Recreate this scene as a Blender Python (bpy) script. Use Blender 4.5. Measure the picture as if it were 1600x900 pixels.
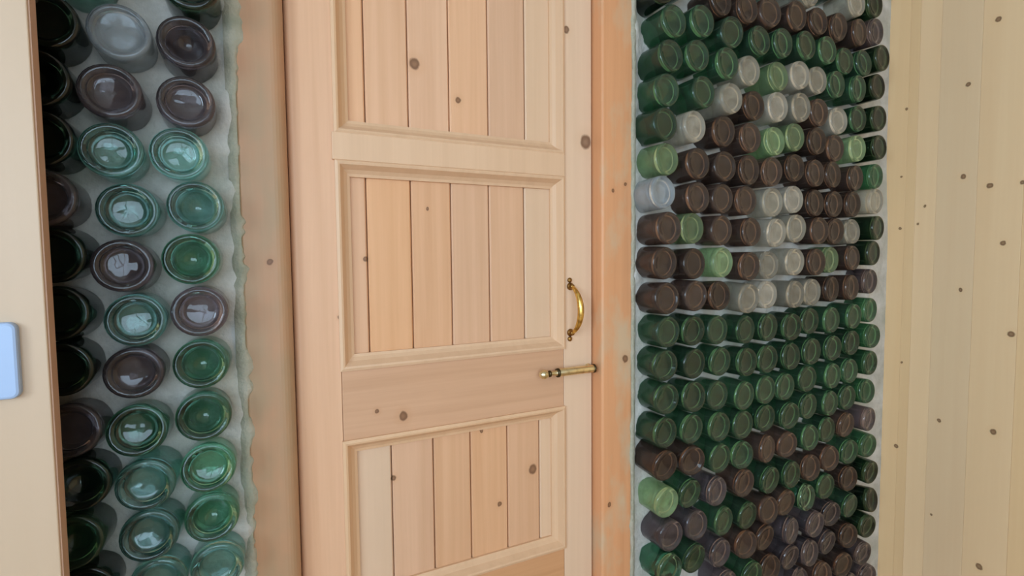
import bpy, bmesh, math, random
from mathutils import Vector, Matrix, noise

for o in list(bpy.data.objects):
    bpy.data.objects.remove(o)
scene = bpy.context.scene
COL = scene.collection
PI = math.pi

# ------------------------------------------------------------------ camera
cam_data = bpy.data.cameras.new('camera')
cam_data.sensor_fit = 'HORIZONTAL'
cam_data.sensor_width = 36.0
cam_data.lens = 36.0 * 800.0 / 1600.0
cam_data.clip_start = 0.02
cam = bpy.data.objects.new('camera', cam_data)
COL.objects.link(cam)
# columns: camera right, up, back expressed in world axes (x along the bottle wall, y into it, z up)
cam.matrix_world = Matrix(((0.89391632, 0.03379387, -0.44695816, 0.0),
                           (-0.4481248, 0.04538056, -0.89281844, -0.936),
                           (-0.00988858, 0.99839801, 0.05571029, 1.30),
                           (0, 0, 0, 1)))
scene.camera = cam

# ------------------------------------------------------------------ world, light, exposure
world = bpy.data.worlds.new('world')
scene.world = world
world.use_nodes = True
bg = world.node_tree.nodes['Background']
bg.inputs['Color'].default_value = (0.62, 0.80, 1.0, 1)
bg.inputs['Strength'].default_value = 2.0

WIN = (-1.85, 0.55, 0.75, 2.25)      # window opening in the back wall: x0, x1, z0, z1
WIN2 = (-3.0, -1.3, 1.15, 2.3)    # window opening added in the unseen left wall: y0, y1, z0, z1
YB = -3.2                            # back wall
XL = -2.0                            # left wall
DAY = (0.63, 0.82, 1.0)
def daylight(name, w, h, loc, rot, energy):
    ld = bpy.data.lights.new(name, 'AREA')
    ld.shape = 'RECTANGLE'
    ld.size = w
    ld.size_y = h
    ld.energy = energy
    ld.color = DAY
    lo = bpy.data.objects.new(name, ld)
    lo.location = loc
    lo.rotation_euler = rot
    COL.objects.link(lo)
daylight('back_window_daylight', WIN[1] - WIN[0], WIN[3] - WIN[2],
         ((WIN[0] + WIN[1]) / 2, YB - 0.24, (WIN[2] + WIN[3]) / 2), (PI / 2, 0, 0), 80.0)
daylight('left_window_daylight', WIN2[1] - WIN2[0], WIN2[3] - WIN2[2],
         (XL - 0.24, (WIN2[0] + WIN2[1]) / 2, (WIN2[2] + WIN2[3]) / 2), (PI / 2, 0, -PI / 2), 128.0)  # added light from an unseen window, brightens right panelling and left-facing mouldings
cy = scene.cycles
cy.max_bounces = 10
cy.transmission_bounces = 8
cy.diffuse_bounces = 4
cy.glossy_bounces = 5

vs = scene.view_settings
scene.display_settings.display_device = 'sRGB'
vs.view_transform = 'Standard'
vs.look = 'None'
vs.gamma = 1.0
vs.use_curve_mapping = False
vs.exposure = -0.47

# ------------------------------------------------------------------ materials
def new_mat(name):
    m = bpy.data.materials.new(name)
    m.use_nodes = True
    nt = m.node_tree
    return m, nt, nt.nodes['Principled BSDF']

def N(nt, typ, **kw):
    n = nt.nodes.new(typ)
    for k, v in kw.items():
        setattr(n, k, v)
    return n

def setin(n, **kw):
    for k, v in kw.items():
        n.inputs[k.replace('_', ' ')].default_value = v

def mixrgb(nt, fac, a, b, blend='MIX'):
    n = nt.nodes.new('ShaderNodeMix')
    n.data_type = 'RGBA'
    n.blend_type = blend
    for sock, v in ((n.inputs[0], fac), (n.inputs[6], a), (n.inputs[7], b)):
        if hasattr(v, 'links'):
            nt.links.new(v, sock)
        elif isinstance(v, (int, float)):
            sock.default_value = v
        else:
            sock.default_value = (*v, 1)
    return n.outputs[2]

def math_node(nt, op, a, b=None, clamp=False):
    n = nt.nodes.new('ShaderNodeMath')
    n.operation = op
    n.use_clamp = clamp
    for i, v in enumerate((a, b)):
        if v is None:
            continue
        if hasattr(v, 'links'):
            nt.links.new(v, n.inputs[i])
        else:
            n.inputs[i].default_value = v
    return n.outputs[0]

def wood(name, light, dark, grain=(55, 55, 1.6), knots=(), knot_plane='xz', knot_col=(0.14, 0.055, 0.022),
         rough=0.5, vary=0.16, contrast=0.55, blotch=None):
    """Pine boards: long grain, broad figure, a tint for each board and knots where given."""
    m, nt, p = new_mat(name)
    L = nt.links.new
    tc = N(nt, 'ShaderNodeTexCoord')
    oi = N(nt, 'ShaderNodeObjectInfo')
    pos = tc.outputs['Object']
    rnd = oi.outputs['Random']
    off = N(nt, 'ShaderNodeCombineXYZ')
    for i, k in enumerate((7.3, 3.1, 11.7)):
        L(math_node(nt, 'MULTIPLY', rnd, k), off.inputs[i])
    add = N(nt, 'ShaderNodeVectorMath', operation='ADD')
    L(pos, add.inputs[0]); L(off.outputs[0], add.inputs[1])
    # knots bend the grain and darken the wood
    mask = None
    kpos = pos
    if knots:
        nk = N(nt, 'ShaderNodeTexNoise'); setin(nk, Scale=70.0, Detail=2.0)
        L(pos, nk.inputs['Vector'])
        wob = N(nt, 'ShaderNodeVectorMath', operation='MULTIPLY_ADD')
        L(nk.outputs['Color'], wob.inputs[0]); wob.inputs[1].default_value = (0.006,) * 3
        wo2 = N(nt, 'ShaderNodeVectorMath', operation='SUBTRACT'); wo2.inputs[1].default_value = (0.003,) * 3
        L(pos, wo2.inputs[0]); L(wo2.outputs[0], wob.inputs[2])
        kpos = wob.outputs[0]
    for (ka, kb, kr) in knots:
        sub = N(nt, 'ShaderNodeVectorMath', operation='SUBTRACT')
        L(kpos, sub.inputs[0])
        mul = N(nt, 'ShaderNodeVectorMath', operation='MULTIPLY')
        if knot_plane == 'xz':
            sub.inputs[1].default_value = (ka, 0, kb)
            mul.inputs[1].default_value = (1.2 / kr, 0, 1.05 / kr)
        else:
            sub.inputs[1].default_value = (0, ka, kb)
            mul.inputs[1].default_value = (0, 1.25 / kr, 1.15 / kr)
        L(sub.outputs[0], mul.inputs[0])
        ln = N(nt, 'ShaderNodeVectorMath', operation='LENGTH')
        L(mul.outputs[0], ln.inputs[0])
        mask = ln.outputs['Value'] if mask is None else math_node(nt, 'MINIMUM', mask, ln.outputs['Value'])
    sc = N(nt, 'ShaderNodeVectorMath', operation='MULTIPLY')
    L(add.outputs[0], sc.inputs[0]); sc.inputs[1].default_value = grain
    n1 = N(nt, 'ShaderNodeTexNoise'); setin(n1, Scale=1.0, Detail=5.0, Roughness=0.6, Distortion=0.3)
    L(sc.outputs[0], n1.inputs['Vector'])
    sc2 = N(nt, 'ShaderNodeVectorMath', operation='MULTIPLY')
    L(add.outputs[0], sc2.inputs[0]); sc2.inputs[1].default_value = tuple(g * 0.2 for g in grain)
    n2 = N(nt, 'ShaderNodeTexNoise'); setin(n2, Scale=1.0, Detail=3.0, Roughness=0.5, Distortion=0.8)
    L(sc2.outputs[0], n2.inputs['Vector'])
    r1 = N(nt, 'ShaderNodeMapRange'); setin(r1, From_Min=0.36, From_Max=0.72)
    L(n1.outputs['Fac'], r1.inputs['Value'])
    r2 = N(nt, 'ShaderNodeMapRange'); setin(r2, From_Min=0.3, From_Max=0.75)
    L(n2.outputs['Fac'], r2.inputs['Value'])
    f = math_node(nt, 'ADD', math_node(nt, 'MULTIPLY', r1.outputs[0], contrast * 0.6),
                  math_node(nt, 'MULTIPLY', r2.outputs[0], contrast * 0.5), clamp=True)
    col = mixrgb(nt, f, light, dark)
    # board to board tint
    hv = N(nt, 'ShaderNodeHueSaturation')
    L(col, hv.inputs['Color'])
    L(math_node(nt, 'ADD', math_node(nt, 'MULTIPLY', rnd, vary), 1.0 - vary / 2), hv.inputs['Value'])
    rnd2 = math_node(nt, 'FRACT', math_node(nt, 'MULTIPLY', rnd, 17.31))
    L(math_node(nt, 'ADD', math_node(nt, 'MULTIPLY', rnd2, vary * 1.4), 1.0 - vary * 0.7), hv.inputs['Saturation'])
    col = hv.outputs['Color']
    if blotch:                         # worn, smeared patches
        bc, bs, b0, b1 = blotch
        nb = N(nt, 'ShaderNodeTexNoise'); setin(nb, Scale=bs, Detail=4.0, Roughness=0.6)
        mp = N(nt, 'ShaderNodeVectorMath', operation='MULTIPLY'); L(pos, mp.inputs[0]); mp.inputs[1].default_value = (1, 1, 0.45)
        L(mp.outputs[0], nb.inputs['Vector'])
        rb = N(nt, 'ShaderNodeMapRange'); setin(rb, From_Min=b0, From_Max=b1)
        L(nb.outputs['Fac'], rb.inputs['Value'])
        col = mixrgb(nt, rb.outputs[0], col, bc)
    if mask is not None:
        halo = N(nt, 'ShaderNodeMapRange'); setin(halo, From_Min=2.6, From_Max=0.9, To_Min=0.0, To_Max=0.35)
        L(mask, halo.inputs['Value'])
        col = mixrgb(nt, halo.outputs[0], col, dark)
        core = N(nt, 'ShaderNodeMapRange'); setin(core, From_Min=1.12, From_Max=0.8, To_Min=0.0, To_Max=0.85)
        L(mask, core.inputs['Value'])
        inner = N(nt, 'ShaderNodeMapRange'); setin(inner, From_Min=0.65, From_Max=0.2, To_Min=0.0, To_Max=0.2)
        L(mask, inner.inputs['Value'])
        kc = mixrgb(nt, inner.outputs[0], knot_col, dark)
        col = mixrgb(nt, core.outputs[0], col, kc)
    L(col, p.inputs['Base Color'])
    setin(p, Roughness=rough)
    bp = N(nt, 'ShaderNodeBump'); setin(bp, Strength=0.12, Distance=0.002)
    L(n1.outputs['Fac'], bp.inputs['Height']); L(bp.outputs[0], p.inputs['Normal'])
    return m

def plaster(name, c1, c2, scale=18, bump=0.5, rough=0.9, extra=None):
    m, nt, p = new_mat(name)
    L = nt.links.new
    tc = N(nt, 'ShaderNodeTexCoord')
    n = N(nt, 'ShaderNodeTexNoise'); setin(n, Scale=scale, Detail=6.0, Roughness=0.65)
    L(tc.outputs['Object'], n.inputs['Vector'])
    r = N(nt, 'ShaderNodeMapRange'); setin(r, From_Min=0.35, From_Max=0.7)
    L(n.outputs['Fac'], r.inputs['Value'])
    col = mixrgb(nt, r.outputs[0], c1, c2)
    if extra:
        n3 = N(nt, 'ShaderNodeTexNoise'); setin(n3, Scale=5.0, Detail=3.0)
        L(tc.outputs['Object'], n3.inputs['Vector'])
        r3 = N(nt, 'ShaderNodeMapRange'); setin(r3, From_Min=0.5, From_Max=0.68, To_Max=0.7)
        L(n3.outputs['Fac'], r3.inputs['Value'])
        col = mixrgb(nt, r3.outputs[0], col, extra)
    L(col, p.inputs['Base Color'])
    setin(p, Roughness=rough)
    n2 = N(nt, 'ShaderNodeTexNoise'); setin(n2, Scale=scale * 6, Detail=4.0)
    L(tc.outputs['Object'], n2.inputs['Vector'])
    b = N(nt, 'ShaderNodeBump'); setin(b, Strength=bump, Distance=0.004)
    L(n2.outputs['Fac'], b.inputs['Height']); L(b.outputs[0], p.inputs['Normal'])
    return m

def metal(name, col, rough, spots=None):
    m, nt, p = new_mat(name)
    setin(p, Metallic=1.0, Roughness=rough)
    tc = N(nt, 'ShaderNodeTexCoord')
    n = N(nt, 'ShaderNodeTexNoise'); setin(n, Scale=90.0, Detail=4.0)
    nt.links.new(tc.outputs['Object'], n.inputs['Vector'])
    r = N(nt, 'ShaderNodeMapRange'); setin(r, From_Min=0.45, From_Max=0.75)
    nt.links.new(n.outputs['Fac'], r.inputs['Value'])
    nt.links.new(mixrgb(nt, r.outputs[0], col, spots or tuple(c * 0.6 for c in col)), p.inputs['Base Color'])
    return m

def plain(name, col, rough=0.5):
    m, nt, p = new_mat(name)
    tc = N(nt, 'ShaderNodeTexCoord')
    n = N(nt, 'ShaderNodeTexNoise'); setin(n, Scale=25.0, Detail=3.0)
    nt.links.new(tc.outputs['Object'], n.inputs['Vector'])
    nt.links.new(mixrgb(nt, n.outputs['Fac'], col, tuple(c * 0.94 for c in col)), p.inputs['Base Color'])
    setin(p, Roughness=rough)
    return m

def glass(name, col, film, dust=0.25, rough=0.06):
    """Coloured bottle glass with a thin dusty film that differs a little from bottle to bottle."""
    m, nt, p = new_mat(name)
    L = nt.links.new
    oi = N(nt, 'ShaderNodeObjectInfo')
    tc = N(nt, 'ShaderNodeTexCoord')
    hv = N(nt, 'ShaderNodeHueSaturation'); hv.inputs['Color'].default_value = (*col, 1)
    L(math_node(nt, 'ADD', math_node(nt, 'MULTIPLY', oi.outputs['Random'], 0.5), 0.75), hv.inputs['Value'])
    L(hv.outputs['Color'], p.inputs['Base Color'])
    setin(p, Roughness=rough, IOR=1.5)
    p.inputs['Transmission Weight'].default_value = 1.0
    d = N(nt, 'ShaderNodeBsdfDiffuse')
    hf = N(nt, 'ShaderNodeHueSaturation'); hf.inputs['Color'].default_value = (*film, 1)
    L(math_node(nt, 'ADD', math_node(nt, 'MULTIPLY', oi.outputs['Random'], 0.6), 0.7), hf.inputs['Value'])
    L(hf.outputs['Color'], d.inputs['Color'])
    n = N(nt, 'ShaderNodeTexNoise'); setin(n, Scale=40.0, Detail=4.0)
    L(tc.outputs['Object'], n.inputs['Vector'])
    r = N(nt, 'ShaderNodeMapRange'); setin(r, From_Min=0.3, From_Max=0.7, To_Min=dust * 0.6, To_Max=dust * 1.4)
    L(n.outputs['Fac'], r.inputs['Value'])
    mx = N(nt, 'ShaderNodeMixShader')
    L(r.outputs[0], mx.inputs[0]); L(p.outputs[0], mx.inputs[1]); L(d.outputs[0], mx.inputs[2])
    L(mx.outputs[0], nt.nodes['Material Output'].inputs['Surface'])
    return m

def window_glass(name):
    m, nt, p = new_mat(name)
    t = N(nt, 'ShaderNodeBsdfTransparent')
    g = N(nt, 'ShaderNodeBsdfGlossy'); g.inputs['Roughness'].default_value = 0.02
    mx = N(nt, 'ShaderNodeMixShader'); mx.inputs[0].default_value = 0.06
    nt.links.new(t.outputs[0], mx.inputs[1]); nt.links.new(g.outputs[0], mx.inputs[2])
    nt.links.new(mx.outputs[0], nt.nodes['Material Output'].inputs['Surface'])
    return m

# knot places are in metres on the boards themselves
DOOR_KNOTS = [(0.287, 1.678, .012), (0.376, 1.62, .007), (0.186, 1.303, .006), (0.308, 1.402, .004),
              (0.246, 1.0, .010), (0.196, 1.017, .005), (0.229, 0.873, .006), (0.457, 0.77, .006),
              (0.540, 0.831, .012), (0.417, 0.938, .005), (0.134, 1.198, .004),
              (0.622, 1.797, .009), (0.672, 1.561, .017)]
FRAME_KNOTS = [(0.712, 0.732, .006), (0.722, 1.452, .005), (0.757, 1.468, .005), (0.757, 1.068, .010), (0.022, 1.30, .006)]
SIDE_KNOTS = [(-0.252, 1.939, 0.0088), (-0.191, 1.784, 0.0077), (-0.037, 1.756, 0.0055), (-0.188, 1.525, 0.0088), (-0.249, 1.491, 0.0088), (-0.282, 1.331, 0.0077), (-0.029, 1.548, 0.0044), (-0.03, 1.386, 0.0055), (-0.079, 1.397, 0.0044), (-0.096, 1.45, 0.0044), (-0.307, 1.084, 0.0099), (-0.279, 0.805, 0.0099), (-0.151, 0.802, 0.0066), (-0.047, 0.961, 0.0044), (-0.039, 0.686, 0.0077), (-0.261, 0.406, 0.0099), (-0.141, 0.505, 0.0044), (-0.192, 1.199, 0.0066), (-0.316, 1.491, 0.0066)]

M = dict(
    door=wood('pine_door', (0.78, 0.455, 0.265), (0.62, 0.325, 0.165), knots=DOOR_KNOTS, vary=0.12, contrast=0.8),
    plank_pale=wood('pine_pale', (0.76, 0.52, 0.345), (0.66, 0.43, 0.265), knots=DOOR_KNOTS, vary=0.08),
    moulding=wood('pine_moulding', (0.75, 0.48, 0.29), (0.60, 0.36, 0.20), vary=0.06),
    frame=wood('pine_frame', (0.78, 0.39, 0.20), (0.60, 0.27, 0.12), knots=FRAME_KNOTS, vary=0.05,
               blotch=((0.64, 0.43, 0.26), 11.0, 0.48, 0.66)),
    frame_worn=wood('pine_frame_worn', (0.56, 0.31, 0.175), (0.42, 0.21, 0.105), knots=FRAME_KNOTS, vary=0.05,  # left jamb: darker pine with mortar-stained patches
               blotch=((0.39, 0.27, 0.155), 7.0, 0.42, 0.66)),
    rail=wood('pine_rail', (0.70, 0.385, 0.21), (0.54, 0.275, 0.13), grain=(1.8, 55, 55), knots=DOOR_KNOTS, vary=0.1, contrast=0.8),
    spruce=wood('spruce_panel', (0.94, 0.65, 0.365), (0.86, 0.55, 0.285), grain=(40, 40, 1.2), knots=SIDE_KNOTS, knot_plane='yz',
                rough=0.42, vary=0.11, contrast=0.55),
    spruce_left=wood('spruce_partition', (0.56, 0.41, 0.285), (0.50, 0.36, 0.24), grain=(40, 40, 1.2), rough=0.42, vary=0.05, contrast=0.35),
    spruce_edge=wood('spruce_edge', (0.60, 0.38, 0.26), (0.50, 0.3, 0.2), vary=0.02),
    mortar=plaster('mortar', (0.66, 0.63, 0.58), (0.42, 0.40, 0.35), 16, 0.7, extra=(0.42, 0.42, 0.33)),
    smear=plaster('mortar_smear', (0.46, 0.42, 0.33), (0.33, 0.33, 0.24), 30, 0.6),
    white=plaster('white_plaster', (0.74, 0.70, 0.64), (0.68, 0.64, 0.58), 6, 0.15),
    floor=wood('floor_boards', (0.50, 0.32, 0.18), (0.38, 0.22, 0.12), grain=(50, 2, 2), vary=0.15),
    brass=metal('polished_brass', (0.86, 0.58, 0.16), 0.28, (0.42, 0.22, 0.06)),
    antique=metal('antique_brass', (0.86, 0.76, 0.48), 0.3, (0.62, 0.52, 0.30)),
    dark_brass=metal('tarnished_brass', (0.36, 0.20, 0.06), 0.4),
    dark_metal=metal('dark_brass_ring', (0.10, 0.075, 0.04), 0.4),
    plate=plain('pale_plastic', (0.37, 0.49, 0.71), 0.35),
    pane=window_glass('window_pane'),
    window_wood=plain('window_paint', (0.7, 0.68, 0.64), 0.5),
)
GLASS = {
    'g': glass('green_glass', (0.12, 0.36, 0.20), (0.11, 0.19, 0.125), 0.15, 0.10),
    'G': glass('light_green_glass', (0.62, 0.88, 0.58), (0.34, 0.46, 0.26), 0.22, 0.10),
    'b': glass('brown_glass', (0.27, 0.17, 0.12), (0.18, 0.13, 0.11), 0.17, 0.12),
    'c': glass('clear_glass', (0.95, 0.96, 0.90), (0.58, 0.53, 0.43), 0.26, 0.12),
    'C': glass('clear_grey_glass', (0.88, 0.94, 0.97), (0.40, 0.46, 0.50), 0.25, 0.12),
    't': glass('teal_glass', (0.50, 0.84, 0.78), (0.16, 0.28, 0.26), 0.08, 0.03),
    'T': glass('deep_teal_glass', (0.34, 0.70, 0.52), (0.10, 0.20, 0.15), 0.07, 0.03),
    'p': glass('dark_purple_glass', (0.34, 0.29, 0.32), (0.22, 0.19, 0.20), 0.14, 0.04),
    'k': glass('black_green_glass', (0.08, 0.16, 0.10), (0.03, 0.04, 0.035), 0.10, 0.04),  # shade on the end columns put into a near-black glass colour
}

# ------------------------------------------------------------------ builders
def link(name, me, mat=None, parent=None):
    o = bpy.data.objects.new(name, me)
    COL.objects.link(o)
    if mat is not None and me is not None and not me.materials:
        me.materials.append(mat)
    if parent is not None:
        o.parent = parent
    return o

def obj(name, bm, mat, parent=None, smooth=False):
    bmesh.ops.recalc_face_normals(bm, faces=bm.faces[:])
    me = bpy.data.meshes.new(name)
    bm.to_mesh(me)
    bm.free()
    if smooth:
        for p in me.polygons:
            p.use_smooth = True
    return link(name, me, mat, parent)

def tag(o, label, cat, kind=None, group=None):
    o['label'] = label
    o['category'] = cat
    if kind:
        o['kind'] = kind
    if group:
        o['group'] = group
    return o

def empty(name, loc=(0, 0, 0)):
    o = bpy.data.objects.new(name, None)
    o.location = loc
    o.empty_display_size = 0.1
    COL.objects.link(o)
    return o

def add_box(bm, x0, x1, y0, y1, z0, z1, bevel=0.0, seg=2):
    b = bmesh.new()
    v = [b.verts.new(c) for c in ((x0, y0, z0), (x1, y0, z0), (x1, y1, z0), (x0, y1, z0),
                                  (x0, y0, z1), (x1, y0, z1), (x1, y1, z1), (x0, y1, z1))]
    for f in ((0, 3, 2, 1), (4, 5, 6, 7), (0, 1, 5, 4), (1, 2, 6, 5), (2, 3, 7, 6), (3, 0, 4, 7)):
        b.faces.new([v[i] for i in f])
    if bevel > 0:
        bmesh.ops.bevel(b, geom=b.edges[:], offset=bevel, segments=seg, profile=0.5, affect='EDGES')
    me = bpy.data.meshes.new('tmp')
    b.to_mesh(me); b.free()
    bm.from_mesh(me)
    bpy.data.meshes.remove(me)
    return bm

def box(x0, x1, y0, y1, z0, z1, bevel=0.0, seg=2):
    return add_box(bmesh.new(), x0, x1, y0, y1, z0, z1, bevel, seg)

def extrude_profile_z(pts, z0, z1):
    """pts: closed (x, y) outline."""
    bm = bmesh.new()
    a = [bm.verts.new((x, y, z0)) for x, y in pts]
    b = [bm.verts.new((x, y, z1)) for x, y in pts]
    n = len(pts)
    for i in range(n):
        bm.faces.new((a[i], a[(i + 1) % n], b[(i + 1) % n], b[i]))
    bm.faces.new(a); bm.faces.new(b)
    return bm

def lathe(bm, prof, seg, mat=None):
    """Revolve (r, h) around local z, then apply mat. Points with r == 0 become poles."""
    mat = mat or Matrix.Identity(4)
    rings = []
    for r, h in prof:
        if r < 1e-7:
            rings.append([bm.verts.new(mat @ Vector((0, 0, h)))])
        else:
            rings.append([bm.verts.new(mat @ Vector((r * math.cos(2 * PI * i / seg), r * math.sin(2 * PI * i / seg), h))) for i in range(seg)])
    for a, b in zip(rings, rings[1:]):
        for i in range(seg):
            j = (i + 1) % seg
            if len(a) == 1 and len(b) == 1:
                continue
            if len(a) == 1:
                bm.faces.new((a[0], b[j], b[i]))
            elif len(b) == 1:
                bm.faces.new((a[i], a[j], b[0]))
            else:
                bm.faces.new((a[i], a[j], b[j], b[i]))
    return bm

def tube(bm, pts, radii, seg=12):
    pts = [Vector(p) for p in pts]
    rings = []
    up = Vector((0.9, 0.1, 0.3)).normalized()
    for i, p in enumerate(pts):
        t = (pts[min(i + 1, len(pts) - 1)] - pts[max(i - 1, 0)]).normalized()
        a = t.cross(up).normalized(); b = t.cross(a).normalized()
        r = radii[i]
        ra, rb = r if isinstance(r, tuple) else (r, r)
        rings.append([bm.verts.new(p + a * ra * math.cos(2 * PI * k / seg) + b * rb * math.sin(2 * PI * k / seg)) for k in range(seg)])
    for a, b in zip(rings, rings[1:]):
        for k in range(seg):
            bm.faces.new((a[k], a[(k + 1) % seg], b[(k + 1) % seg], b[k]))
    bm.faces.new(rings[0]); bm.faces.new(rings[-1])
    return bm

# ------------------------------------------------------------------ the room
XR = 1.83          # face of the right-hand wall
ZC = 2.4

floor = tag(obj('floor', box(XL - 0.1, XR + 0.15, YB - 0.1, 0.2, -0.06, 0.0), M['floor']),
            'brown wooden floor below the bottle wall', 'floor', 'structure')
ceiling = tag(obj('ceiling', box(XL - 0.1, XR + 0.15, YB - 0.1, 0.2, ZC, ZC + 0.06), M['white']),
              'plain off-white ceiling above the bottle wall', 'ceiling', 'structure')
bm = bmesh.new()
add_box(bm, XL - 0.1, XL, YB, WIN2[0], 0, ZC)
add_box(bm, XL - 0.1, XL, WIN2[1], 0.2, 0, ZC)
add_box(bm, XL - 0.1, XL, WIN2[0], WIN2[1], 0, WIN2[2])
add_box(bm, XL - 0.1, XL, WIN2[0], WIN2[1], WIN2[3], ZC)
wl = tag(obj('wall_left', bm, M['white']), 'off-white plastered side wall with an added window', 'wall', 'structure')
bm = bmesh.new()
add_box(bm, XL, WIN[0], YB - 0.1, YB, 0, ZC)
add_box(bm, WIN[1], XR, YB - 0.1, YB, 0, ZC)
add_box(bm, WIN[0], WIN[1], YB - 0.1, YB, 0, WIN[2])
add_box(bm, WIN[0], WIN[1], YB - 0.1, YB, WIN[3], ZC)
tag(obj('wall_back', bm, M['white']), 'off-white wall with a wide window facing the bottle wall', 'wall', 'structure')
def make_window(name, loc, rz, width, height, label):
    w = tag(empty(name, loc), label, 'window', 'structure')
    w.rotation_euler.z = rz
    W2 = width / 2
    for a in ((-W2, W2, -0.03, 0.03, 0, 0.06), (-W2, W2, -0.03, 0.03, height - 0.06, height),
              (-W2, -W2 + 0.06, -0.03, 0.03, 0.06, height - 0.06), (W2 - 0.06, W2, -0.03, 0.03, 0.06, height - 0.06),
              (-0.03, 0.03, -0.03, 0.03, 0.06, height - 0.06)):
        obj('window_frame', box(*a, 0.004), M['window_wood'], w)
    for a in ((-W2 + 0.06, -0.03), (0.03, W2 - 0.06)):
        obj('pane', box(a[0], a[1], -0.004, 0.004, 0.06, height - 0.06), M['pane'], w)
make_window('window_1', ((WIN[0] + WIN[1]) / 2, YB - 0.05, WIN[2]), 0, WIN[1] - WIN[0], WIN[3] - WIN[2],
            'wide painted window opposite the bottle wall')
make_window('window_2', (XL - 0.05, (WIN2[0] + WIN2[1]) / 2, WIN2[2]), PI / 2, WIN2[1] - WIN2[0], WIN2[3] - WIN2[2],
            'unseen window added in the side wall to light the right panelling')

# right-hand wall: glued spruce staves that run from floor to ceiling
wr = tag(obj('wall_right', box(XR + 0.02, XR + 0.14, YB, 0.2, 0, ZC), M['spruce']),
         'pale knotty spruce panelling of upright glued staves beside the green bottles', 'wall', 'structure')
rng = random.Random(11)
joints = [0.03] + [-0.042, -0.069, -0.123, -0.22, -0.319]
while joints[-1] > YB + 0.09:
    joints.append(joints[-1] - rng.choice((0.062, 0.075, 0.09)))
joints[-1] = YB
for k, (a, b) in enumerate(zip(joints, joints[1:])):
    obj('stave', box(XR, XR + 0.02, b + 0.0002, a - 0.0002, 0, ZC, 0.0005, 1), M['spruce'], wr)

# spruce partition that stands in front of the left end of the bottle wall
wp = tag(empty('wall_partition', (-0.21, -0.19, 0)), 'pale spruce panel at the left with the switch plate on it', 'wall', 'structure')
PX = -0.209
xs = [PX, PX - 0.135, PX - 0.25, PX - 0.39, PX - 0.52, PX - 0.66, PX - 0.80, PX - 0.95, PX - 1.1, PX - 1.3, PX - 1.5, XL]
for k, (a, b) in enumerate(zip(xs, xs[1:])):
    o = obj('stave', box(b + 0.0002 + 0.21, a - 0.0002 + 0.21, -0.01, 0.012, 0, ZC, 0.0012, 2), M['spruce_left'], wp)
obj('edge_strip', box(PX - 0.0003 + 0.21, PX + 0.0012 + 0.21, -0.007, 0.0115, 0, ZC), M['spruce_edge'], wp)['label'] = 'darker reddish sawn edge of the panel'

# ------------------------------------------------------------------ bottle wall
JL0, JL1 = -0.020, 0.055            # left jamb
JR0, JR1 = 0.692, 0.779             # right jamb
HEAD = 2.02

def mortar_sheet(bm, x0, x1, z0, z1, step, back):
    nx = max(2, round((x1 - x0) / step)); nz = max(2, round((z1 - z0) / step))
    g = []
    for j in range(nz + 1):
        row = []
        for i in range(nx + 1):
            x = x0 + (x1 - x0) * i / nx; z = z0 + (z1 - z0) * j / nz
            y = 0.009 * noise.noise(Vector((x * 14, 3.7, z * 14))) + 0.006 * noise.noise(Vector((x * 45, 9.1, z * 45)))
            y += 0.003 * noise.noise(Vector((x * 110, 1.1, z * 110)))
            y *= min(1.0, max(0.1, (XR - x) / 0.12))
            y += (0.004 + 0.011 * min(1.0, max(0.0, (z - 1.35) / 0.25))) * min(1.0, max(0.0, (min(abs(x - JL0), abs(x - JR1)) - 0.008) / 0.03))   # laid up flush to the door frame
            row.append(bm.verts.new((x, y, z)))
        g.append(row)
    for j in range(nz):
        for i in range(nx):
            bm.faces.new((g[j][i], g[j][i + 1], g[j + 1][i + 1], g[j + 1][i]))
    bk = [bm.verts.new((x, back, z)) for x, z in ((x0, z0), (x1, z0), (x1, z1), (x0, z1))]
    bm.faces.new((bk[3], bk[2], bk[1], bk[0]))
    bm.faces.new([bk[0], bk[1]] + [g[0][i] for i in range(nx, -1, -1)])
    bm.faces.new([bk[2], bk[3]] + [g[nz][i] for i in range(nx + 1)])
    bm.faces.new([bk[3], bk[0]] + [g[j][0] for j in range(nz + 1)])
    bm.faces.new([bk[1], bk[2]] + [g[j][nx] for j in range(nz, -1, -1)])

bm = bmesh.new()
mortar_sheet(bm, XL, JL0 + 0.002, 0, ZC, 0.0125, 0.2)
mortar_sheet(bm, JR1 - 0.002, XR + 0.02, 0, ZC, 0.011, 0.2)
mortar_sheet(bm, JL0 + 0.002, JR1 - 0.002, HEAD + 0.07, ZC, 0.02, 0.2)
wf = tag(obj('wall_front', bm, M['mortar'], None, True), 'pale mortar wall set with rows of green, brown and clear bottle bottoms', 'wall', 'structure')

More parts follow.
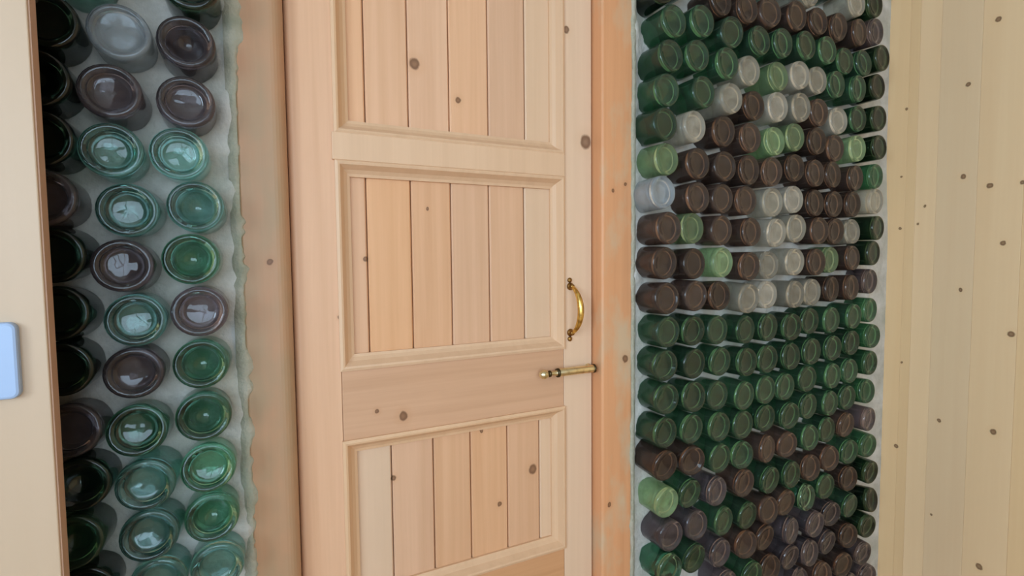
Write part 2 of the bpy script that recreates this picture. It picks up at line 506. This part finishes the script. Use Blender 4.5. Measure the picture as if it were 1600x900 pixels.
def bottle_mesh(name, mat, deep, R=0.0368):
    """A bottle lying in the wall, base towards the room. Local z runs into the wall, the base ring rests at z = 0."""
    if deep == 3:
        out = [(0, .0098), (.008, .0097), (.016, .0093), (.0225, .0085), (.0255, .0045), (.0278, .001), (.0308, 0), (.0335, .0005), (.0355, .0025), (.0364, .006)]
        inn = [(.0335, .020), (.030, .0150), (.025, .0155), (.019, .0175), (.010, .019), (0, .0195)]
    elif deep == 2:
        out = [(0, .026), (.008, .024), (.016, .017), (.023, .008), (.0275, .002), (.0308, 0), (.0335, .0005), (.0355, .0025), (.0364, .006)]
        inn = [(.0335, .020), (.030, .0145), (.025, .0150), (.019, .022), (.010, .030), (0, .032)]
    elif deep == 1:
        out = [(0, .009), (.012, .008), (.022, .005), (.0285, .0012), (.0318, 0), (.0340, .0005), (.0357, .002), (.0365, .005)]
        inn = [(.0335, .018), (.031, .0125), (.025, .0110), (.014, .014), (0, .0155)]
    else:
        out = [(0, .004), (.020, .0034), (.0275, .0024), (.0295, .0004), (.0318, 0), (.0342, .0006), (.0358, .002), (.0365, .005)]
        inn = [(.0335, .016), (.031, .0105), (.024, .0090), (0, .0095)]
    k = R / 0.0368
    out = [(r * k, h) for r, h in out] + [(R, .014), (R, .085), (R * .93, .105), (R * .70, .122), (0, .126)]
    inn = [(0, .122), (R * .64, .119), (R * .85, .103), (R - .003, .084)] + [(r * k, h) for r, h in inn]
    bm = bmesh.new()
    lathe(bm, out, 28)
    lathe(bm, inn, 28)
    # lathe() winds faces so that a profile running outwards along +z faces inwards: flip the shell as a whole
    me = bpy.data.meshes.new(name)
    bm.normal_update()
    f0 = max((f for f in bm.faces), key=lambda f: f.calc_center_median().xy.length)
    c = f0.calc_center_median()
    if f0.normal.dot(Vector((c.x, c.y, 0))) < 0:
        bmesh.ops.reverse_faces(bm, faces=bm.faces[:])
    for v in bm.verts:                 # hand-blown unevenness of the base
        if v.co.z < 0.03 and v.co.xy.length < 0.024:
            v.co.z += 0.0014 * noise.noise(Vector((v.co.x * 62 + R * 900, v.co.y * 62 + deep, ord(mat.name[0]))))
    bm.to_mesh(me); bm.free()
    for p in me.polygons:
        p.use_smooth = True
    me.materials.append(mat)
    return me

BOTTLES = [          # side of the door, glass, (x, z) of each base in millimetres
    ('R', 'k', '814,1892 1619,2022 1644,1872 1635,1791 1640,1700 1644,1617 1650,1382 1633,1308 1651,643 1655,558 1646,474 1165,250 1245,250 1485,250 1045,330 1205,330 905,450 905,2010 1125,2010 1525,2090'),
    ('R', 'b', '1000,1903 1081,1899 1158,1904 1260,1915 1351,1920 1443,1923 1537,1926 1114,1673 1361,1684 1013,1601 1105,1595 1355,1608 1451,1599 925,1518 1015,1518 1102,1516 1180,1515 1272,1532 1355,1524 1431,1525 1550,1523 932,1441 1010,1441 1092,1440 1363,1445 1448,1445 1535,1448 832,1367 998,1364 1108,1363 1375,1370 1461,1370 824,1288 916,1286 1103,1277 1365,1285 1539,1295 828,1209 923,1210 1001,1208 1444,1208 1534,1210 828,822 914,817 1186,797 1263,794 1527,807 1104,720 1371,710 1449,724 1185,636 1264,633 1547,643 1108,559 1186,554 1205,468 1545,472 1426,387 1523,388 1405,250 825,410'),
    ('R', 'p', '1627,1946 1635,1224 1632,810 1005,721 849,650 935,653 1022,557 1293,549 1391,543 1474,550 1039,472 1288,473 1374,464 1459,469 1340,390 1623,396 1575,308 1668,306 865,330 1045,1970 1365,2050 1145,2090 1385,2130 1685,2130'),
    ('R', 'c', '1518,2003 1312,1986 1098,1756 1283,1771 1362,1771 1027,1678 1197,1679 1285,1688 1462,1676 913,1601 1187,1439 1278,1451 1632,1459 1199,1361 1285,1374 1539,1371 1179,1279 1272,1286 1098,1196 1176,1203 1278,1200 1364,1202'),
    ('R', 'g', '850,1825 938,1843 1032,1834 1124,1830 1212,1840 1301,1849 1389,1851 1484,1841 1568,1849 841,1749 923,1763 1012,1757 1444,1771 1532,1769 832,1673 939,1682 1545,1689 824,1597 1645,1534 837,1131 916,1128 998,1124 1100,1117 1179,1118 1273,1113 1353,1123 1444,1121 1547,1125 1639,1138 831,1054 921,1049 1010,1045 1101,1036 1178,1036 1275,1034 1351,1041 1445,1042 1538,1049 1636,1061 836,975 916,972 1003,962 1092,951 1176,955 1254,953 1339,966 1448,963 1539,966 1637,980 829,899 913,894 1007,884 1094,875 1180,879 1270,873 1356,886 1445,884 1533,887 1635,893 1004,807 1088,799 1359,799 1445,805 916,733 1195,712 1280,711 1549,723 1637,727 1025,642 1109,636 1443,640 923,575 1563,555 1128,473 1085,250 1325,250 965,290 1125,330 1285,330 945,370 825,490 885,1930 825,2010 1205,2010 985,2050 1445,2050 1065,2090 1225,2090 1305,2130 1605,2130'),
    ('R', 'G', '1202,1757 1188,1593 1270,1611 1540,1605 833,1521 910,1368 1010,1288 1442,1290 839,730'),
    ('R', 'C', '814,1446'),
    ('R', 'T', '1348,632 846,570'),
    ('L', 'k', '-71,1696 -233,1616 -245,1540 -245,1464 -240,1311 -239,1234 -238,1158 -226,998 -227,844 -100,700 -320,780 -340,860 -440,1220 -360,1260 -140,1780'),
    ('L', 'p', '-78,1617 -81,1532 -75,1228 -169,1534 -164,1297 -159,1144 -245,1387 -233,1074 -360,940 -440,980 -360,1020 -440,1060 -360,1100 -360,1340 -440,1460 -440,1540 -360,1580 -360,1660'),
    ('L', 't', '-92,1456 -75,1382 -67,834 -170,1454 -155,1373 -152,1220 -151,984 -150,908 -143,831 -420,820 -440,900 -360,1180 -360,1420 -360,1500 -440,1620 -200,1700'),
    ('L', 'T', '-83,1305 -77,1149 -76,1070 -73,992 -71,913 -157,1064'),
    ('L', 'C', '-156,1617'),
    ('L', 'g', '-236,921 -220,740 -440,1140 -440,1300 -440,1380 -280,1700'),
]
LABELS = {'G': 'light green glass bottle bottom', 'b': 'brown glass bottle bottom', 'c': 'clear glass bottle bottom with pale rim',
          'C': 'clear greyish glass bottle bottom', 't': 'pale teal glass bottle bottom', 'T': 'deep teal glass bottle bottom',
          'p': 'dark purplish glass bottle bottom', 'k': 'bottle bottom in glass darkened for shade'}
rng = random.Random(5)
meshes = {}
for side, code, table in BOTTLES:
    for pair in table.split():
        x, z = (int(v) / 1000 for v in pair.split(','))
        if side == 'L':
            deep = rng.choice((3, 3, 2)) if code not in 'C' else 0
        else:
            deep = rng.choice((0, 1, 1)) if code != 'c' else 0
        R = 0.0372 if side == 'L' else rng.choice((0.0362, 0.0368, 0.0372))
        key = (code, deep, R)
        if key not in meshes:
            meshes[key] = bottle_mesh('bottle', GLASS[code], deep, R)
        o = link('bottle', meshes[key], None, wf)
        lift = rng.uniform(-0.006, 0.006)
        tx, tz = rng.gauss(0, 1.6), rng.gauss(0, 1.6)
        if side == 'R' and z < 0.85:
            tx *= 2.6; tz *= 2.6
        if side == 'L' and z < 1.12:
            tx -= 5.0              # lower courses tilted up so their bases catch the window reflection
        o.location = (x, -0.06 + lift, z)
        # local z -> world +y (into the wall), with a small lean
        o.rotation_euler = (-PI / 2 + math.radians(tx), 0.0, math.radians(tz))
        if code in LABELS:
            o['label'] = LABELS[code]

# mortar smeared over the outer edges of the door frame
def smear(name, xe, sign, w0, amp, seed, y_face):
    bm = bmesh.new()
    nz = 520
    prof = [(-0.014, 0.004), (-0.006, -0.004), (0.0, -0.0055), (0.35, -0.005), (0.7, -0.003), (1.0, 0.001)]
    rows = []
    for j in range(nz + 1):
        z = HEAD * j / nz
        w = w0 + amp * noise.noise(Vector((seed, 2.2, z * 9))) + amp * 0.7 * noise.noise(Vector((seed, 5.2, z * 37))) + amp * 0.4 * noise.noise(Vector((seed, 7.2, z * 95)))
        w = max(w, 0.002)
        row = []
        for i, (a, d) in enumerate(prof):
            xx = xe + sign * (a if i < 3 else a * w)
            row.append(bm.verts.new((xx, y_face + d + 0.0015 * noise.noise(Vector((xx * 60, seed, z * 60))), z)))
        rows.append(row)
    for a, b in zip(rows, rows[1:]):
        for i in range(len(prof) - 1):
            bm.faces.new((a[i], a[i + 1], b[i + 1], b[i]))
    return obj(name, bm, M['smear'], wf, True)
smear('mortar_edge', JL0 + 0.001, 1, 0.005, 0.017, 4.4, -0.002)['label'] = 'rough grey mortar smeared over the left jamb edge'
smear('mortar_edge', JR1 - 0.001, -1, 0.004, 0.006, 8.1, -0.002)['label'] = 'rough grey mortar along the right jamb edge'

# ------------------------------------------------------------------ door frame
tr = tag(empty('trim_1', (0, 0, 0)), 'orange pine door frame set in the bottle wall', 'door frame', 'structure')
def rounded(x0, x1, y0, y1, r_left, r_right, n=7):
    pts = []
    if r_left:
        pts += [(x0 + r_left - r_left * math.cos(t), y0 + r_left - r_left * math.sin(t)) for t in (PI / 2 * i / n for i in range(n + 1))]
    else:
        pts += [(x0, y0)]
    if r_right:
        pts += [(x1 - r_right + r_right * math.sin(t), y0 + r_right - r_right * math.cos(t)) for t in (PI / 2 * i / n for i in range(n + 1))]
    else:
        pts += [(x1, y0)]
    return pts + [(x1, y1), (x0, y1)]
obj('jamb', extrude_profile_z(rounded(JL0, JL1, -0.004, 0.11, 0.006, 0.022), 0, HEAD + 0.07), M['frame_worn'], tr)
obj('jamb', extrude_profile_z(rounded(JR0, JR1, -0.004, 0.11, 0.006, 0.008), 0, HEAD + 0.07), M['frame'], tr)
obj('head', box(JL1, JR0, -0.004, 0.11, HEAD - 0.005, HEAD + 0.07, 0.003), M['frame'], tr)
obj('stop', box(JL1 - 0.002, JL1 + 0.018, 0.076, 0.11, 0, HEAD), M['frame'], tr)
obj('stop', box(JR0 - 0.020, JR0 + 0.002, 0.076, 0.11, 0, HEAD), M['frame'], tr)
obj('sill', box(JL1, JR0, 0.0, 0.11, 0, 0.012, 0.002), M['frame'], tr)

# ------------------------------------------------------------------ door
door = tag(empty('door_1', (0, 0, 0)), 'pine plank door with raised mouldings and brass handles', 'door', 'structure')
DX0, DX1 = 0.0568, 0.6885
SL, SR = 0.134, 0.612               # inner edges of the stiles
YF = 0.03                           # face of stiles and rails
obj('stile', extrude_profile_z(rounded(DX0, SL, YF, 0.072, 0.010, 0.001), 0.014, HEAD - 0.008), M['door'], door)
obj('stile', extrude_profile_z(rounded(SR, DX1, YF, 0.072, 0.001, 0.003), 0.014, HEAD - 0.008), M['plank_pale'], door)
RAILS = ((1.895, HEAD - 0.008), (1.4800, 1.5290), (0.968, 1.101), (0.50, 0.642), (0.014, 0.17))
for k, (a, b) in enumerate(RAILS):
    y = YF - (0.007 if k == 1 else 0.0)
    x0, x1 = (SL - 0.006, SR) if k == 1 else (SL + 0.0006, SR - 0.0006)
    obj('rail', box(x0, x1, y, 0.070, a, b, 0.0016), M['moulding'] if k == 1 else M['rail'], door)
PANELS = [  # z of the opening, joints between planks (x)
    (1.5290, 1.895, [0.192, 0.274, 0.357, 0.442, 0.528]),
    (1.101, 1.4800, [0.190, 0.275, 0.357, 0.441, 0.524]),
    (0.642, 0.968, [0.226, 0.311, 0.392, 0.478, 0.558]),
    (0.17, 0.50, [0.226, 0.311, 0.392, 0.478, 0.558])]
def plank(x0, x1, z0, z1):
    g, c = 0.0010, 0.0026
    return extrude_profile_z([(x0 + g, YF + 0.018 + c), (x0 + g + c, YF + 0.018), (x1 - g - c, YF + 0.018), (x1 - g, YF + 0.018 + c),
                              (x1 - g, YF + 0.032), (x0 + g, YF + 0.032)], z0, z1)
def moulding(p0, p1, inward, w, ext0, ext1):
    """Mitred strip along p0-p1 (x, z); section slopes from the frame face down to the planks."""
    bm = bmesh.new()
    sec = [(-0.002, YF + 0.001), (-0.002, YF - 0.0045), (0.003, YF - 0.0065), (0.0065, YF - 0.0055), (w * 0.55, YF + 0.006),
           (w * 0.8, YF + 0.011), (w, YF + 0.0125), (w, YF + 0.0185)]
    d = Vector((p1[0] - p0[0], p1[1] - p0[1])).normalized()
    n = Vector(inward)
    ra, rb = [], []
    for s, y in sec:
        a = Vector(p0) + n * s + d * s
        b = Vector(p1) + n * s - d * s
        ra.append(bm.verts.new((a.x, y, a.y))); rb.append(bm.verts.new((b.x, y, b.y)))
    m = len(sec)
    for i in range(m):
        bm.faces.new((ra[i], ra[(i + 1) % m], rb[(i + 1) % m], rb[i]))
    bm.faces.new(ra); bm.faces.new(rb)
    return bm
for z0, z1, js in PANELS:
    obj('backing', box(SL - 0.005, SR + 0.005, YF + 0.0315, YF + 0.036, z0 - 0.005, z1 + 0.005), M['frame'], door)
    ed = [SL] + js + [SR]
    for k, (a, b) in enumerate(zip(ed, ed[1:])):
        pale = k == len(ed) - 2 or (z1 < 1.0 and k == 0)
        obj('plank', plank(a, b, z0, z1), M['plank_pale'] if pale else M['door'], door)
    w = 0.026
    obj('moulding', moulding((SL, z0), (SR, z0), (0, 1), w, 0, 0), M['moulding'], door)
    obj('moulding', moulding((SR, z1), (SL, z1), (0, -1), w, 0, 0), M['moulding'], door)
    obj('moulding', moulding((SL, z1), (SL, z0), (1, 0), w, 0, 0), M['moulding'], door)
    obj('moulding', moulding((SR, z0), (SR, z1), (-1, 0), w, 0, 0), M['moulding'], door)

# brass bow handle
ph = empty('pull_handle', (0.629, YF, 1.1865)); ph.parent = door
ph['label'] = 'polished brass bow pull handle'
H = 0.060
pts, rad = [], []
for i in range(25):
    t = i / 24
    z = H - 2 * H * t
    s = math.sin(PI * t)
    pts.append((0.003 * s, -0.004 - 0.034 * s ** 0.62, z * (1.0 - 0.12 * (1 - s))))
    rad.append((0.0036 + 0.0036 * s, 0.0036 + 0.0036 * s))
obj('grip', tube(bmesh.new(), pts, rad, 14), M['brass'], ph, True)
for s in (1, -1):
    rt = Matrix.Translation((0, 0, s * 0.052)) @ Matrix.Rotation(PI / 2, 4, 'X')
    b = obj('mount', lathe(bmesh.new(), [(0, 0), (.0085, 0), (.0085, .002), (.006, .004), (.0045, .007), (.0058, .010), (.004, .013), (0, .0135)], 16, rt), M['dark_brass'], ph, True)
    rt = Matrix.Translation((-0.002, 0, s * 0.066)) @ Matrix.Rotation(PI / 2, 4, 'X')
    obj('finial', lathe(bmesh.new(), [(0, 0), (.0052, 0), (.0058, .0025), (.004, .005), (0, .006)], 14, rt), M['dark_brass'], ph, True)

# lever handle: turned rod with a ball at its tip
lv = empty('lever_handle', (0.676, YF, 1.051)); lv.parent = door
lv['label'] = 'slim antique brass lever handle with ball tip'
RX = Matrix.Translation((0, -0.018, 0)) @ Matrix.Rotation(-PI / 2, 4, 'Y')     # local z -> -x
def ring(h, r, w):
    return [(0, h - w), (r * .8, h - w), (r, h - w * .5), (r, h + w * .5), (r * .8, h + w), (0, h + w)]
obj('rod', lathe(bmesh.new(), [(0, -.006), (.008, -.006), (.0088, -.004), (.0088, .088), (.0070, .092), (.0045, .100), (.0048, .106), (.0045, .113), (0, .113)], 20, RX), M['antique'], lv, True)
obj('collar', lathe(bmesh.new(), ring(.091, .0102, .0035), 20, RX), M['dark_metal'], lv, True)
obj('collar', lathe(bmesh.new(), ring(-.004, .0102, .003), 20, RX), M['dark_metal'], lv, True)
obj('collar', lathe(bmesh.new(), ring(.112, .0072, .003), 20, RX), M['dark_metal'], lv, True)
ball = [(0, .113)] + [(.0100 * math.sin(t), .126 - .0115 * math.cos(t)) for t in (PI * i / 12 for i in range(2, 12))] + [(0, .1375)]
obj('ball_tip', lathe(bmesh.new(), ball, 20, RX), M['antique'], lv, True)
RY = Matrix.Rotation(PI / 2, 4, 'X')
obj('spindle', lathe(bmesh.new(), [(0, -.002), (.0085, -.002), (.0085, .0015), (.006, .003), (.0048, .005), (.0048, .016), (0, .016)], 18, RY), M['antique'], lv, True)

# ------------------------------------------------------------------ switch plate on the partition
sw = tag(empty('light_switch', (-0.2735, -0.20, 1.1965)), 'pale blue-white rounded switch plate on the left spruce panel', 'light switch')
def round_plate(w, h, r, d0, d1, soft):
    bm = bmesh.new()
    def loop(ins, y):
        vs = []
        for cx, cz, a0 in ((1, 1, 0), (-1, 1, 90), (-1, -1, 180), (1, -1, 270)):
            for i in range(7):
                a = math.radians(a0 + 15 * i); rr = max(r - ins, 0.0005)
                vs.append(bm.verts.new((cx * (w / 2 - r) + rr * math.cos(a), y, cz * (h / 2 - r) + rr * math.sin(a))))
        return vs
    ls = [loop(0, d0), loop(0, d1 + soft), loop(soft * 0.3, d1 + soft * 0.3), loop(soft, d1)]
    n = len(ls[0])
    for a, b in zip(ls, ls[1:]):
        for i in range(n):
            bm.faces.new((a[i], a[(i + 1) % n], b[(i + 1) % n], b[i]))
    bm.faces.new(ls[0]); bm.faces.new(ls[-1])
    return bm
obj('plate', round_plate(0.083, 0.083, 0.008, 0.0, -0.009, 0.003), M['plate'], sw)
ro = obj('rocker', round_plate(0.036, 0.050, 0.003, -0.0085, -0.0125, 0.0015), M['plate'], sw)
ro.location.x = -0.012
